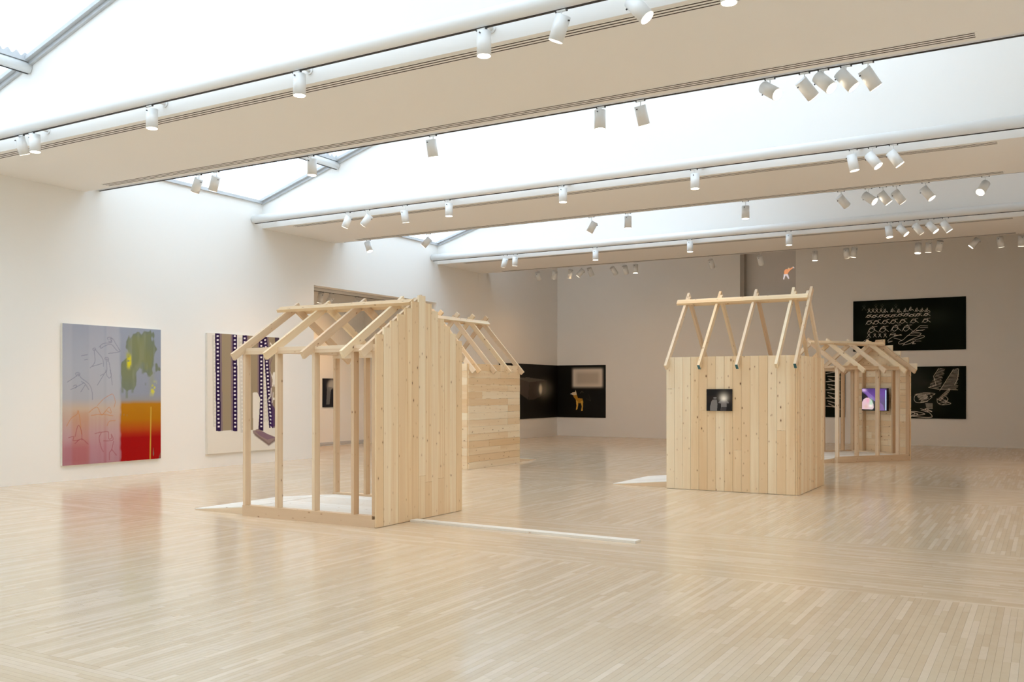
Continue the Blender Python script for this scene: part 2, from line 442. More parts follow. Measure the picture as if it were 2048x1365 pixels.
# ------------------------------------------------------------------ track lamps
R_ = Vector((cyaw, syaw, 0)); F_ = Vector((-syaw, cyaw, 0)); U_ = Vector((0, 0, 1))
def on_y(u, v, y):
    a = (u - 1024) / FPX; r = R_ * a + F_ - U_ * ((v - HORIZON) / FPX)
    return Vector((0, 0, EYE)) + r * (y / r.y)
LAMPS = {   # centre u, v, stem u, axis right, axis down, axis towards viewer, lit face shows
 'N1': [(44, 292, 43, 4, 24, -9, 0), (70, 287, 63, 1, 30, 0, 1), (304, 238, 299, 0, 1, 0, 1), (599, 170, 594, 0, 1, 0, 1), (968, 88, 963, 0, 1, 0, 1),
        (1119, 57, 1123, -13, 40, -10, 0), (1278, 18, 1264, 30, 40, 14, 1), (1458, -22, 1453, 0, 1, 0, 1)],
 'F1': [(394, 371, 398, -11, 24, -8, 0), (429, 367, 433, -9, 24, -8, 0), (624, 335, 622, 0, 1, 0, 1), (864, 297, 866, 4, 28, -5, 0), (1200, 240, 1202, 0, 1, 0, 1),
        (1284, 231, 1281, 10, 35, -10, 0), (1541, 182, 1540, 14, 17, 20, 1), (1614, 178, 1609, 25, 26, -7, 0), (1649, 165, 1647, 15, 22, 16, 1), (1693, 160, 1692, 20, 26, 8, 1), (1740, 157, 1736, 19, 26, -2, 0)],
 'N2': [(694, 444, 696, -10, 22, -4, 0), (733, 441, 735, -16, 20, -6, 0), (810, 433, 810, 3, 24, -5, 0), (898, 420, 895, 0, 1, 0, 1), (1126, 391, 1122, 0, 1, 0, 1), (1390, 363, 1388, 0, 1, 0, 1),
        (1706, 326, 1706.5, 5, 26, 1, 1), (1747, 321, 1745, 14, 25, 12, 1), (1790, 317, 1787, 16, 24, 4, 1)],
 'F2': [(737, 494, 737, 6, 18, 4, 1), (853, 485, 857, -11, 12, -1, 1), (1184, 455, 1183, -9, 16, -3, 0), (1256, 445, 1256, 0, 1, 0, 1), (1491, 425, 1491, 0, 1, 0, 1),
        (1686, 403, 1682, 17, 16, -6, 0), (1739, 397, 1737, 13, 15, 14, 1), (1769, 396, 1766, 14, 19, 3, 1), (1797, 394, 1793, 15, 17, -2, 0), (1855, 387, 1851, 12, 20, 9, 1), (1966, 376, 1971, -14, 17, 9, 1)],
 'N3': [(1009, 526, 1011, -5, 17, -7, 0), (1030, 523, 1031, -1, 17, -3, 0), (1191, 511, 1190, 0, 1, 0, 1), (1380, 494, 1379, 0, 1, 0, 1), (1578, 480, 1577, 0, 1, 0, 1), (1778, 464, 1780, 1, 18, 3, 1),
        (1805, 461, 1803, 12, 17, 9, 1), (1836, 458, 1834, 13, 15, -2, 0), (1864, 455, 1862, 12, 18, 9, 1), (1892, 453, 1891, 12, 19, 4, 1)],
 'F3': [(1077, 552, 1076, 4, 11, -7, 0), (1109, 550, 1109, -2, 12, -6, 0), (1140, 548, 1140, -2, 11, -5, 0), (1161, 546, 1164, -10, 12, -4, 0), (1181, 544, 1180, 5, 11, -6, 0), (1228, 542, 1225, 8, 11, -7, 0),
        (1251, 540, 1249, 4, 12, -7, 0), (1271, 538, 1272, 0, 1, 0, 1), (1423, 528, 1421, 5, 12, -6, 0), (1521, 521, 1521, 4, 12, -5, 0), (1630, 512, 1630, 0, 1, 0, 1), (1693, 507, 1692, 3, 13, -5, 0), (1708, 505, 1709, -1, 13, -3, 0),
        (1836, 497, 1837, -2, 16, 2, 1), (1857, 495, 1858, 0, 14, -2, 0), (1879, 492, 1879, 0, 14, -7, 0), (1949, 486, 1953, -8, 10, -4, 0), (2001, 484, 1999, 4, 15, -3, 0), (2043, 482, 2043, 1, 14, -3, 0)]}
TR_TXT = {'N1': 'the nearest white pipe', 'F1': 'the pipe behind the nearest beam', 'N2': 'the second beam front pipe', 'F2': 'the pipe behind the second beam',
          'N3': 'the third beam front pipe', 'F3': 'the pipe facing the back wall'}
ORD = ['leftmost', 'second', 'third', 'fourth', 'fifth', 'sixth', 'seventh', 'eighth', 'ninth', 'tenth', 'eleventh', 'twelfth', 'thirteenth', 'fourteenth', 'fifteenth', 'sixteenth', 'seventeenth', 'eighteenth', 'nineteenth']
BL, BR_ = 0.225, 0.068
def lamp(cen, stem_xy, top_z, axis, lit, label, group, power=SPOT_W, beam=64):
    t = thing('track_lamp', label, 'track lamp', (stem_xy[0], stem_xy[1], top_z), group=group)
    o0 = Vector((stem_xy[0], stem_xy[1], top_z)); c = cen - o0
    axis = axis.normalized()
    q = axis.to_track_quat('Z', 'Y').to_matrix().to_4x4()
    ob = bpy.data.objects.new('housing', cyl_mesh(BR_, BL, 28, M_LAMP)); C.objects.link(ob); ob.parent = t
    ob.matrix_local = Matrix.Translation(c) @ q
    le = bpy.data.objects.new('lens', cyl_mesh(BR_ * 0.9, 0.004, 24, M_LENS)); C.objects.link(le); le.parent = ob
    le.matrix_local = Matrix.Translation((0, 0, BL / 2 + 0.001))
    kn = bpy.data.objects.new('tilt_knob', cyl_mesh(0.007, 0.02, 10, M_KNOB)); C.objects.link(kn); kn.parent = ob
    kn.matrix_local = Matrix.Translation((0, -BR_ - 0.004, -BL / 2 + 0.03)) @ Matrix.Rotation(math.pi / 2, 4, 'X')
    # stem drops to the upper part of the housing
    piv = c - axis * (BL * 0.36); end = Vector((0, 0, min(-0.03, piv.z)))
    tube('stem', (0, 0, 0), end, 0.006, M_WHITE, t, 8)
    if (piv - end).length > 0.012: tube('yoke', end, piv, 0.007, M_WHITE, t, 8)
    box('track_adapter', (-0.045, -0.012, -0.014), (0.045, 0.012, 0.0), M_WHITE, t)
    for s in (-1, 1): box('adapter_clip', (s * 0.052 - 0.007, -0.009, -0.016), (s * 0.052 + 0.007, 0.009, -0.001), M_KNOB, t)
    L = bpy.data.lights.new('lamp_beam', 'SPOT'); L.energy = power; L.color = WARM; L.spot_size = math.radians(beam); L.spot_blend = 0.8; L.shadow_soft_size = 0.06
    lo = bpy.data.objects.new('lamp_beam', L); C.objects.link(lo); lo.parent = ob
    lo.matrix_local = Matrix.Translation((0, 0, BL / 2 + 0.02)) @ Matrix.Rotation(math.pi, 4, 'X')
    return t
for tr, rows in LAMPS.items():
    y = TRACKS[tr]
    for i, (u, v, su, ax, ay, az, lit) in enumerate(rows):
        axis = R_ * ax - U_ * ay - F_ * az
        c = on_y(u, v, y + 0.09 * axis.normalized().y)
        st = on_y(su, v - 20, y)
        how = 'pointing straight down' if (ax, ay) == (0, 1) else ('tilted right' if ax > 2 else 'tilted left' if ax < -2 else 'nearly upright')
        lamp(c, (st.x, y), PIPE_Z - PIPE_R - 0.0065, axis, lit, 'white lamp %s, %s on %s' % (how, ORD[i] if i == 0 else ORD[i] + ' from left', TR_TXT[tr]), 'lamps on ' + TR_TXT[tr], power=SPOT_W * ((0.8 if u < 1600 else 0.3) if tr == 'F3' else 1.2 if tr == 'N3' else 1.7 if u < 900 and ax < 5 else 1.1), beam=118 if tr == 'F3' else 70)
# the side room's own pipe and lamps
t = thing('lighting_pipe', 'lighting pipe inside the side room beyond the doorway', 'lighting pipe', (-14.75, 12.3, 3.86))
tube('pipe', (0, 0, 0), (0, 8.1, 0), 0.05, M_WHITE, t)
box('track', (-0.012, 0.02, -0.056), (0.012, 8.08, -0.046), M_DARK, t, 'y')
for yy in (1.5, 4.0, 6.5): tube('hanger', (0, yy, 0), (0, yy, 0.34), 0.01, M_WHITE, t, 8)
for i, (yy, a) in enumerate(((15.75, (-0.75, 0.25, -0.6)), (16.5, (-0.3, 0.1, -0.95)), (16.85, (-0.75, 0.3, -0.55)), (17.8, (-0.7, 0.2, -0.7)))):
    lamp(Vector((-14.78, yy, 3.86 - 0.19)), (-14.75, yy), 3.802, Vector(a), 0, 'small track lamp in the side room, %s from the doorway edge' % ['first', 'second', 'third', 'fourth'][i], 'side room lamps', power=SPOT_W * 2.4, beam=100)

# ------------------------------------------------------------------ timber huts
T, D = 0.038, 0.089          # two-by-four
HL, HW, HH = 2.0, 1.70, 2.0
RX_POS = [0.03, 0.55, 1.12, 1.69, 1.955]
def hut(name, label, origin, rz, rise, L=HL, W=HW, gable='step_v', front=None, back=None, teal=(), bare_first=True):
    h = thing(name, label, 'timber hut', (origin[0], origin[1], 0), rz, group='bare timber huts')
    # base: rim boards on edge, bottom plates
    box('rim_board', (0, 0, 0), (L, T, D), M_PINE_R, h); box('rim_board', (0, W - T, 0), (L, W, D), M_PINE_R, h)
    box('rim_board', (0, T, 0), (T, W - T, D), M_PINE_R, h, 'y'); box('rim_board', (L - T, T, 0), (L, W - T, D), M_PINE_R, h, 'y')
    for ya in (0, W - D): box('bottom_plate', (0, ya, D), (L - T, ya + D, D + T), M_PINE_R, h)
    box('bottom_plate', (L - D, D, D), (L - 0.001, W - D, D + T), M_PINE_R, h, 'y')
    nfl = 11; fw = (W - 2 * D) / nfl
    for i in range(nfl):
        box('floor_plank', (T + 0.002, D + i * fw + 0.001, D - 0.01), (L - D - 0.002, D + (i + 1) * fw - 0.001, D + 0.012), M_DECK, h)
    # ramp
    rp = mesh_obj('ramp', [(-0.93, 0.1, 0), (0, 0.1, 0), (0, 0.1, D), (-0.93, W - 0.1, 0), (0, W - 0.1, 0), (0, W - 0.1, D), (-0.93, 0.1, 0.004), (-0.93, W - 0.1, 0.004)],
                  [(0, 1, 2, 6), (4, 3, 7, 5), (0, 6, 7, 3), (1, 4, 5, 2), (0, 3, 4, 1), (6, 2, 5, 7)], M_PINE_R, h)
    for i in range(nfl):
        yw = (W - 0.2) / nfl
        stick('ramp_plank', (-0.935, 0.1 + (i + 0.5) * yw, 0.010), (0.03, 0.1 + (i + 0.5) * yw, D + 0.008), yw - 0.002, 0.012, (0, 1, 0), M_DECK, rp)
    # walls
    zs0, zs1 = D + T, HH - 2 * T
    for ya in (0, W - D):
        for x in RX_POS[:-1] + [L - T / 2 - 0.0005]:
            x = max(x - T / 2, 0.0)
            box('stud', (x, ya, zs0), (x + T, ya + D, zs1), M_PINE_R, h, 'z')
        box('top_plate', (0, ya, zs1), (L, ya + D, zs1 + T), M_PINE_R, h)
        box('top_plate', (0.02, ya, zs1 + T), (L, ya + D, HH), M_PINE_R, h)
    for y in (0.42, 0.85, 1.28):
        box('stud', (L - D, y - T / 2, zs0), (L - 0.001, y + T / 2, zs1), M_PINE_R, h, 'z')
    box('top_plate', (L - D, D, zs1 + T), (L - 0.001, W - D, HH), M_PINE_R, h, 'y')
    box('top_plate', (0, D, HH - T), (D, W - D, HH), M_PINE_R, h, 'y')
    # roof
    m = rise / (W / 2); ph = math.atan(m); cp, sp = math.cos(ph), math.sin(ph)
    zt = HH + 0.05                       # top of rafter above the outer wall line
    over = 0.20 if rise < 0.8 else 0.16
    for i, x in enumerate(RX_POS):
        for side in (0, 1):
            xs = x + (0.0 if side == 0 else T + 0.001)
            if side and i == len(RX_POS) - 1: xs = x - T - 0.001
            ext = 0.06 if side == 0 else 0.0
            def pt(y, dn): # point under the top line by dn (perpendicular)
                yy = y + sp * dn; zz = zt + m * y - cp * dn
                return (xs, yy if side == 0 else W - yy, zz)
            o = stick('rafter', pt(-over, D / 2), pt(W / 2 + ext, D / 2), T, D, (1, 0, 0), M_PINE if i % 2 else M_PINE_R, h)
            if side == 0 and i in teal:
                a, b = Vector(pt(-over, D / 2)), Vector(pt(-over - 0.002, D / 2))
                stick('painted_end', a, b, T, D, (1, 0, 0), M_TEAL, h)
    bw = W / 2 - 0.15 * cp              # batten centre below the ridge
    for side in (0, 1):
        def bp(x):
            y, z = bw - sp * 0.0195, zt + m * bw + cp * 0.0195
            return (x, y if side == 0 else W - y, z)
        stick('roof_batten', bp(-0.10 if side == 0 else 0.0), bp(L - 0.03 if gable.startswith('step') else L - 0.02), D, T, (0, cp, sp if side == 0 else -sp), M_PINE, h)
    # cladding
    pt_ = 0.020
    rng = random.Random(name + label)
    if gable in ('step_v', 'flat_v'):
        n = 13; pw = W / n
        for i in range(n):
            ztop = HH if gable == 'flat_v' else min(zt + m * min((i + 0.75) * pw, W - (i + 0.25) * pw) - 0.0, 9)
            if gable == 'step_v' and i == n // 2: ztop = zt + m * W / 2 + 0.02
            d = rng.uniform(0, 0.003) - (0.005 if (gable == 'step_v' and i >= 9) else 0)
            zsplit = []
            if rng.random() < 0.12: zsplit = [rng.uniform(0.3, 0.7)]
            zz = [0.003] + zsplit + [ztop]
            for z0, z1 in zip(zz[:-1], zz[1:]):
                box('plank', (L, i * pw + 0.0014, z0 + 0.0014), (L + pt_ + d, (i + 1) * pw - 0.0014, z1 - 0.0014), M_PINE, h, 'z')
    if gable in ('step_h', 'flat_h'):
        n = 19 if gable == 'step_h' else 15; ph_ = 2.62 / 19 if gable == 'step_h' else HH / 15
        for i in range(n):
            z0, z1 = i * ph_, (i + 1) * ph_
            ya, yb = -0.0, W
            if z1 > HH + 0.02:
                half = max(0.06, (zt + rise + 0.02 - z0 - 0.035) / m)
                ya, yb = W / 2 - half, W / 2 + half
            cut = [ya, yb]
            if yb - ya > 1.2 and rng.random() < 0.55: cut = [ya, ya + (yb - ya) * rng.uniform(0.3, 0.7), yb]
            for a, b in zip(cut[:-1], cut[1:]):
                box('plank', (L, a + 0.0014, z0 + 0.002), (L + pt_ + rng.uniform(0, 0.003), b - 0.0014, z1 - 0.001), M_PINE, h, 'y')
    if front == 'v':
        box('corner_board', (L - 0.029, -0.011, 0.003), (L - 0.002, -0.0005, HH), M_PINE, h, 'z')
        n = 15; pw = (L - 0.03) / n
        for i in range(n):
            zz = [0.003, HH]
            r = rng.random()
            if i in (0, 4, 8, 13): zz = [0.003, {0: 1.52, 4: 1.2, 8: 0.62, 13: 0.92}[i], HH]
            for z0, z1 in zip(zz[:-1], zz[1:]):
                box('plank', (i * pw + 0.0014, -pt_ - rng.uniform(0, 0.004), z0 + 0.0014), ((i + 1) * pw - 0.0014, 0, z1 - 0.0014), M_PINE, h, 'z')
    if back == 'h':
        n = 15; ph_ = HH / n
        for i in range(n):
            cut = [0.0, L]
            if i not in (1, 5, 12): cut = [0.0, L * rng.choice((0.25, 0.4, 0.62, 0.75)), L]
            for a, b in zip(cut[:-1], cut[1:]):
                box('plank', (a + 0.0014, W, i * ph_ + 0.002), (b - 0.0014, W + pt_ + rng.uniform(0, 0.004), (i + 1) * ph_ - 0.001), M_PINE, h)
    return h
hut('timber_hut', 'nearest timber hut with open stud front and stepped vertical-plank gable', (-8.32, 7.92), 0, 0.53, gable='step_v')
hut('timber_hut', 'timber hut half hidden behind nearest hut, with horizontal plank side wall', (-9.44 - HW, 14.6 + 1.95), -math.pi / 2, 0.95, L=1.95, gable='flat_h', back='h')
hut('timber_hut', 'steep-roofed timber hut clad in vertical planks carrying a small photograph', (-5.04, 13.4), 0, 0.95, L=1.96, gable='flat_v', front='v', teal=(1, 2, 4))
h4 = hut('timber_hut', 'farthest open timber hut at right with a purple screen inside', (-3.73, 19.73), math.radians(53.63), 0.53, gable='step_h')

# loose plank on the floor
pl = stick('loose_plank', (-6.27, 8.56, 0.012), (-3.48, 8.462, 0.012), 0.125, 0.024, (0, 1, 0), M_DECK)
tag(pl, 'long pale plank lying flat on the floor by the nearest hut', 'plank')

# ------------------------------------------------------------------ artworks (flat pictures as coloured grids)
class Art:
    def __init__(s, nx, ny, col, quad=None):
        s.nx, s.ny = nx, ny
        s.U, s.V = np.meshgrid(np.linspace(0, 1, nx), np.linspace(0, 1, ny))   # v grows downwards
        s.c = np.zeros((ny, nx, 3)); s.c[:] = s2l(col)
        s.q = quad; s.asp = 1.0
    def m(s, x, y):
        """sketch coordinates of a zoomed view (left, right, top-left, top-right, bottom-left, bottom-right) to u, v"""
        if s.q is None: return x, y
        l, r, tl, trr, bl, br = s.q
        u = (x - l) / (r - l); t = tl + (trr - tl) * u; b = bl + (br - bl) * u
        return u, (y - t) / (b - t)
    def put(s, a, col):
        a = np.clip(a, 0, 1)[..., None]; s.c = s.c * (1 - a) + (s2l(col) if not isinstance(col, np.ndarray) else col) * a
    def rect(s, u0, u1, v0, v1, col, soft=0.004, alpha=1.0):
        f = lambda d: np.clip(d / soft + 0.5, 0, 1)
        s.put(alpha * f(s.U - u0) * f(u1 - s.U) * f(s.V - v0) * f(v1 - s.V), col)
    def blob(s, u, v, ru, rv, col, alpha=1.0, p=2.0):
        d = ((s.U - u) / ru) ** 2 + ((s.V - v) / rv) ** 2
        s.put(alpha * np.exp(-d ** (p / 2)), col)
    def line(s, pts, w, col, alpha=1.0, smooth=False):
        best = np.full(s.U.shape, 9.0)
        P = [s.m(*p) for p in pts]
        if smooth and len(P) > 2:
            Q = [P[0]] + P + [P[-1]]; P = []
            for i in range(1, len(Q) - 2):
                for t in (0, .2, .4, .6, .8):
                    P.append(tuple(0.5 * (2 * q1 + (q2 - q0) * t + (2 * q0 - 5 * q1 + 4 * q2 - q3) * t * t + (3 * q1 - q0 - 3 * q2 + q3) * t ** 3) for q0, q1, q2, q3 in zip(*Q[i - 1:i + 3])))
            P.append(Q[-2])
        for (x0, y0), (x1, y1) in zip(P[:-1], P[1:]):
            dx, dy = x1 - x0, (y1 - y0) * s.asp
            L2 = dx * dx + dy * dy + 1e-12
            px, py = s.U - x0, (s.V - y0) * s.asp
            t = np.clip((px * dx + py * dy) / L2, 0, 1)
            best = np.minimum(best, np.hypot(px - t * dx, py - t * dy))
        s.put(alpha * np.clip(1.5 - best / w, 0, 1), col)
    def poly(s, pts, col, alpha=1.0):
        P = [s.m(*p) for p in pts]; ins = np.zeros(s.U.shape, bool); n = len(P)
        for i in range(n):
            (x0, y0), (x1, y1) = P[i], P[(i + 1) % n]
            if y0 == y1: continue
            ins ^= ((y0 > s.V) != (y1 > s.V)) & (s.U < (x1 - x0) * (s.V - y0) / (y1 - y0) + x0)
        s.put(alpha * ins, col)
    def noise(s, sx, sy, seed):
        r = np.random.RandomState(seed); g = r.rand(sy + 2, sx + 2)
        x, y = s.U * sx, s.V * sy; i, j = x.astype(int), y.astype(int); fx, fy = x - i, y - j
        fx, fy = fx * fx * (3 - 2 * fx), fy * fy * (3 - 2 * fy)
        return (g[j, i] * (1 - fx) + g[j, i + 1] * fx) * (1 - fy) + (g[j + 1, i] * (1 - fx) + g[j + 1, i + 1] * fx) * fy
    def build(s, name, org, du, h, mat, parent, flip=False):
        """org: top-left corner, du: vector of the full width, h: height"""
        org, du = Vector(org), Vector(du)
        vs = np.array(org)[None, None] + s.U[..., None] * np.array(du) - s.V[..., None] * np.array((0, 0, h))
        idx = np.arange(s.nx * s.ny).reshape(s.ny, s.nx)
        f = np.stack([idx[1:, :-1], idx[1:, 1:], idx[:-1, 1:], idx[:-1, :-1]], -1).reshape(-1, 4)
        me = bpy.data.meshes.new(name); me.from_pydata(vs.reshape(-1, 3).tolist(), [], f.tolist()); me.update()
        at = me.color_attributes.new('paint', 'FLOAT_COLOR', 'POINT')
        at.data.foreach_set('color', np.concatenate([s.c, np.ones(s.c.shape[:2] + (1,))], -1).astype(np.float32).ravel())
        me.materials.append(mat); o = bpy.data.objects.new(name, me); C.objects.link(o); o.parent = parent
        return o
def paint_mat(name, rough=0.6, emit=0.0, spec=0.5):
    k = N(name); a = k.n('ShaderNodeAttribute', attribute_name='paint')
    k.set(Base_Color=a.outputs['Color'], Roughness=rough); k.b.inputs['Specular IOR Level'].default_value = spec
    if emit:
        k.l(a.outputs['Color'], k.b.inputs['Emission Color']); k.b.inputs['Emission Strength'].default_value = emit
        k.b.inputs['Base Color'].default_value = (0, 0, 0, 1); k.t.links.remove(k.b.inputs['Base Color'].links[0])
    return k.m
M_PAINT = paint_mat('painted_canvas', 0.7, spec=0.15)
M_PRINT = paint_mat('matte_print', 0.5, spec=0.25)
M_CHALK = paint_mat('chalkboard_surface', 0.75, spec=0.12)
M_SCREEN = paint_mat('glowing_screen', 0.3, emit=1.0)

# --- 1. striped painting, grey-blue over orange and red
W1, H1 = 1.94, 2.34
a = Art(210, 250, (163, 170, 184), (92, 930, 72, 128, 1290, 1225)); a.asp = H1 / W1
def vgrad(stops, V):
    vs = [q[0] for q in stops]; cs = np.array([s2l(q[1]) for q in stops])
    return np.stack([np.interp(V, vs, cs[:, i]) for i in range(3)], -1)
wob = a.V + 0.01 * (a.noise(14, 3, 1) - 0.5)
left = vgrad([(0, (155, 162, 178)), (0.3, (166, 172, 184)), (0.53, (170, 172, 180)), (0.6, (192, 172, 152)), (0.68, (188, 156, 138)), (0.78, (182, 142, 142)), (0.88, (176, 120, 130)), (1, (168, 112, 124))], wob)
right = vgrad([(0, (150, 159, 176)), (0.5, (146, 152, 168)), (0.545, (150, 150, 150)), (0.575, (180, 122, 20)), (0.69, (176, 112, 4)), (0.75, (176, 84, 14)), (0.80, (168, 40, 8)), (0.83, (158, 4, 2)), (1, (160, 2, 2))], a.V + 0.004 * a.noise(20, 4, 2))
a.c[:] = left
a.put(np.clip((a.U - 0.555) / 0.02 + (a.noise(2, 30, 3) - 0.5) * 0.8, 0, 1), right)
for u0, u1, al in ((0.0, 0.09, 0.2), (0.25, 0.40, 0.16), (0.42, 0.55, 0.22)):
    a.rect(u0, u1, 0, 1, (200, 200, 206), 0.02, al * 0.8)
a.put((a.U < 0.57) * (a.noise(60, 3, 5) - 0.4) * 0.22 * np.clip((a.V - 0.55) * 4, 0.1, 1), (160, 70, 90))
a.rect(0.09, 0.25, 0.62, 1.0, (190, 130, 90), 0.03, 0.25); a.rect(0.0, 0.25, 0.85, 1.0, (160, 60, 80), 0.06, 0.3)
blot = a.noise(7, 9, 8) * 0.45 + a.noise(24, 26, 9) * 0.35 + a.noise(60, 14, 21) * 0.2
g = np.exp(-((a.U - 0.79) / 0.17) ** 4 - ((a.V - 0.17) / 0.16) ** 4) + np.exp(-((a.U - 0.64) / 0.09) ** 4 - ((a.V - 0.36) / 0.12) ** 4)
a.put(np.clip((g + (blot - 0.5) * 1.5 - 0.42) * 9, 0, 1) * (a.U > 0.55), (118, 128, 110))
a.put(np.clip((a.noise(40, 5, 31) - 0.45) * 2, 0, 0.35) * np.clip(g * 2 - 0.6, 0, 1) * (a.U > 0.55), (150, 158, 150))
for u_, v_, h_ in ((0.585, 0.44, 0.10), (0.63, 0.47, 0.12), (0.69, 0.44, 0.10), (0.72, 0.36, 0.10), (0.80, 0.30, 0.09), (0.89, 0.22, 0.10)): a.rect(u_ - 0.012, u_ + 0.012, v_ - 0.06, v_ + h_ * 0.5, (120, 130, 112), 0.012, 0.7)
a.put(np.clip((g + (blot - 0.42) * 0.9 - 0.7) * 3, 0, 0.5) * (a.U > 0.55) * a.noise(9, 9, 12), (140, 140, 62))
a.put(np.exp(-((a.U - 0.655 - 0.04 * (0.255 - a.V)) / 0.024) ** 4 - ((a.V - 0.255) / 0.05) ** 4) * np.clip((a.noise(70, 60, 41) - 0.2) * 3, 0, 1), (216, 208, 40)); a.blob(0.64, 0.21, 0.02, 0.03, (170, 170, 60), 0.7)
a.put(np.exp(-((a.U - 0.915 - 0.3 * (0.455 - a.V)) / 0.024) ** 4 - ((a.V - 0.455) / 0.05) ** 4) * np.clip((a.noise(70, 60, 43) - 0.25) * 3, 0, 1), (222, 216, 50)); a.blob(0.90, 0.40, 0.03, 0.08, (150, 156, 110), 0.5)
a.line([(838, 790), (830, 1232)], 0.006, (206, 176, 70), 0.8)
ink1, ink2, ink3 = (112, 114, 134), (196, 122, 46), (146, 44, 62)
SK = [(ink1, [[(385, 275), (420, 245), (490, 235), (475, 205), (500, 205), (520, 240), (550, 290), (555, 315), (460, 330)], [(310, 455), (350, 400), (345, 300), (380, 330), (415, 380), (420, 440)], [(330, 440), (410, 415)],
               [(130, 575), (200, 525), (215, 505), (240, 540), (300, 590), (325, 650), (330, 725)], [(155, 640), (230, 600), (260, 580)], [(235, 660), (270, 600)], [(370, 600), (430, 500), (450, 470), (445, 380), (465, 400), (480, 480), (495, 600)],
               [(240, 350), (290, 340)], [(265, 385), (290, 380)]]),
      (ink1, [[(460, 215), (455, 195), (478, 190), (492, 208), (480, 230), (462, 226)], [(395, 268), (400, 285), (440, 262), (485, 252), (530, 300), (545, 310)], [(440, 385), (432, 370), (452, 362), (464, 378), (452, 398)], [(440, 470), (450, 520), (470, 540), (485, 520), (478, 470)], [(200, 520), (195, 500), (215, 492), (228, 506), (215, 524)], [(240, 570), (270, 590), (300, 640)], [(175, 610), (195, 600), (205, 612), (190, 628)], [(395, 520), (420, 505)], [(340, 305), (332, 290), (350, 284), (358, 300)]]),
      (ink2, [[(300, 835), (340, 800), (370, 790), (395, 840), (410, 855), (440, 820), (470, 790), (485, 840), (450, 820)], [(320, 860), (400, 850), (500, 862)], [(370, 775), (420, 720), (465, 690), (500, 680), (520, 740), (510, 790)],
               [(125, 950), (160, 885), (205, 850), (215, 820), (230, 900), (240, 1020)], [(450, 950), (470, 910), (520, 905)]]),
      (ink3, [[(190, 1040), (215, 945), (240, 990), (245, 1070)], [(140, 1050), (180, 1040), (175, 1075), (220, 1070)], [(190, 1100), (240, 1060), (295, 1105)], [(350, 1015), (400, 1005), (385, 1050), (400, 1130), (420, 1170)],
               [(400, 1005), (460, 1000), (465, 1060), (490, 1050), (485, 1020), (500, 1070), (420, 1078)], [(505, 1080), (490, 1150), (470, 1180), (470, 1240)], [(490, 1150), (530, 1200)]])]
for ink, ls in SK:
    for l_ in ls: a.line(l_, 0.0026, ink, 0.7, True)
t = thing('painting', 'large canvas with grey-blue sky over orange and red bands', 'painting', (LX, 9.38, 0.257))
box('stretcher', (0.001, 0, 0), (0.045, W1, H1), M_CANVAS, t)
a.build('painted_surface', (0.0465, 0, H1), (0, W1, 0), H1, M_PAINT, t)

# --- 2. canvas with film strips
W2, H2 = 1.92, 2.335
a = Art(230, 280, (232, 226, 214), (77, 764, 128, 172, 1270, 1214)); a.asp = H2 / W2
PUR, PURL, TAN = (44, 22, 66), (92, 62, 120), (158, 142, 116)
def film(xa0, xb0, ya, xa1, xb1, yb, tl, tr_, pr, tan=TAN, ghost=False):
    """one film strip: top edge xa0..xb0 at ya, bottom edge xa1..xb1 at yb, in sketch units; sprocket columns left/right"""
    pur = PUR if not ghost else (214, 208, 196); hole = (238, 230, 236) if not ghost else (230, 225, 214)
    mid = tan if not ghost else (214, 208, 196)
    a.poly([(xa0, ya), (xb0, ya + (xb0 - xa0) * 0.06), (xb1, yb - (xb1 - xa1) * 0.05), (xa1, yb)], mid)
    def xa(y): return xa0 + (xa1 - xa0) * (y - ya) / (yb - ya)
    def xb(y): return xb0 + (xb1 - xb0) * (y - ya) / (yb - ya)
    bw = 42
    for on, f, sgn in ((tl, xa, 1), (tr_, xb, -1)):
        if not on: continue
        for wd, cc, al in ((bw + 16, PURL, 0.45), (bw, pur, 1.0)):
            if ghost and wd > bw: continue
            a.poly([(f(ya), ya), (f(ya) + sgn * wd, ya), (f(yb) + sgn * wd, yb), (f(yb), yb)], cc, al)
        y = ya + 28
        while y < yb - 8:
            x = f(y) + sgn * 22
            a.poly([(x - 9, y - 7), (x + 9, y - 7), (x + 9, y + 8), (x - 9, y + 8)], hole); y += pr
film(118, 150, 150, 126, 158, 1010, True, False, 37, ghost=True)
film(357, 405, 172, 378, 412, 1065, True, False, 36, ghost=True)
film(580, 620, 180, 606, 640, 965, True, False, 34, ghost=True)
film(145, 346, 130, 155, 349, 1052, True, True, 37)
film(395, 600, 150, 418, 601, 1045, True, True, 36)
film(595, 764, 165, 658, 762, 1020, True, False, 34)
a.poly([(716, 170), (762, 172), (764, 200), (750, 205), (748, 420), (735, 420)], PUR, 0.85)
a.poly([(690, 800), (720, 840), (735, 1000), (672, 1012)], (66, 34, 92), 0.8)
CW = (232, 226, 214)
a.poly([(495, 690), (540, 686), (568, 740), (560, 900), (548, 1030), (498, 1045)], CW)          # pale boot shaft
a.poly([(495, 1045), (560, 1035), (640, 1075), (725, 1105), (728, 1130), (655, 1182), (560, 1120), (500, 1072)], (156, 134, 128))
a.poly([(520, 1050), (600, 1055), (660, 1085), (720, 1108), (640, 1130), (560, 1090)], (122, 88, 118), 0.6)
a.line([(520, 1085), (600, 1140), (655, 1178), (726, 1132)], 0.012, (120, 100, 92), 0.7)
a.poly([(667, 480), (690, 535), (700, 500), (712, 492), (724, 505), (722, 540), (742, 465), (748, 470), (728, 570), (720, 600), (726, 632), (714, 634), (708, 605), (700, 632), (688, 630), (694, 570)], CW)
a.line([(680, 650), (675, 720), (650, 750)], 0.008, CW, 0.7); a.line([(700, 690), (690, 780)], 0.008, CW, 0.6)
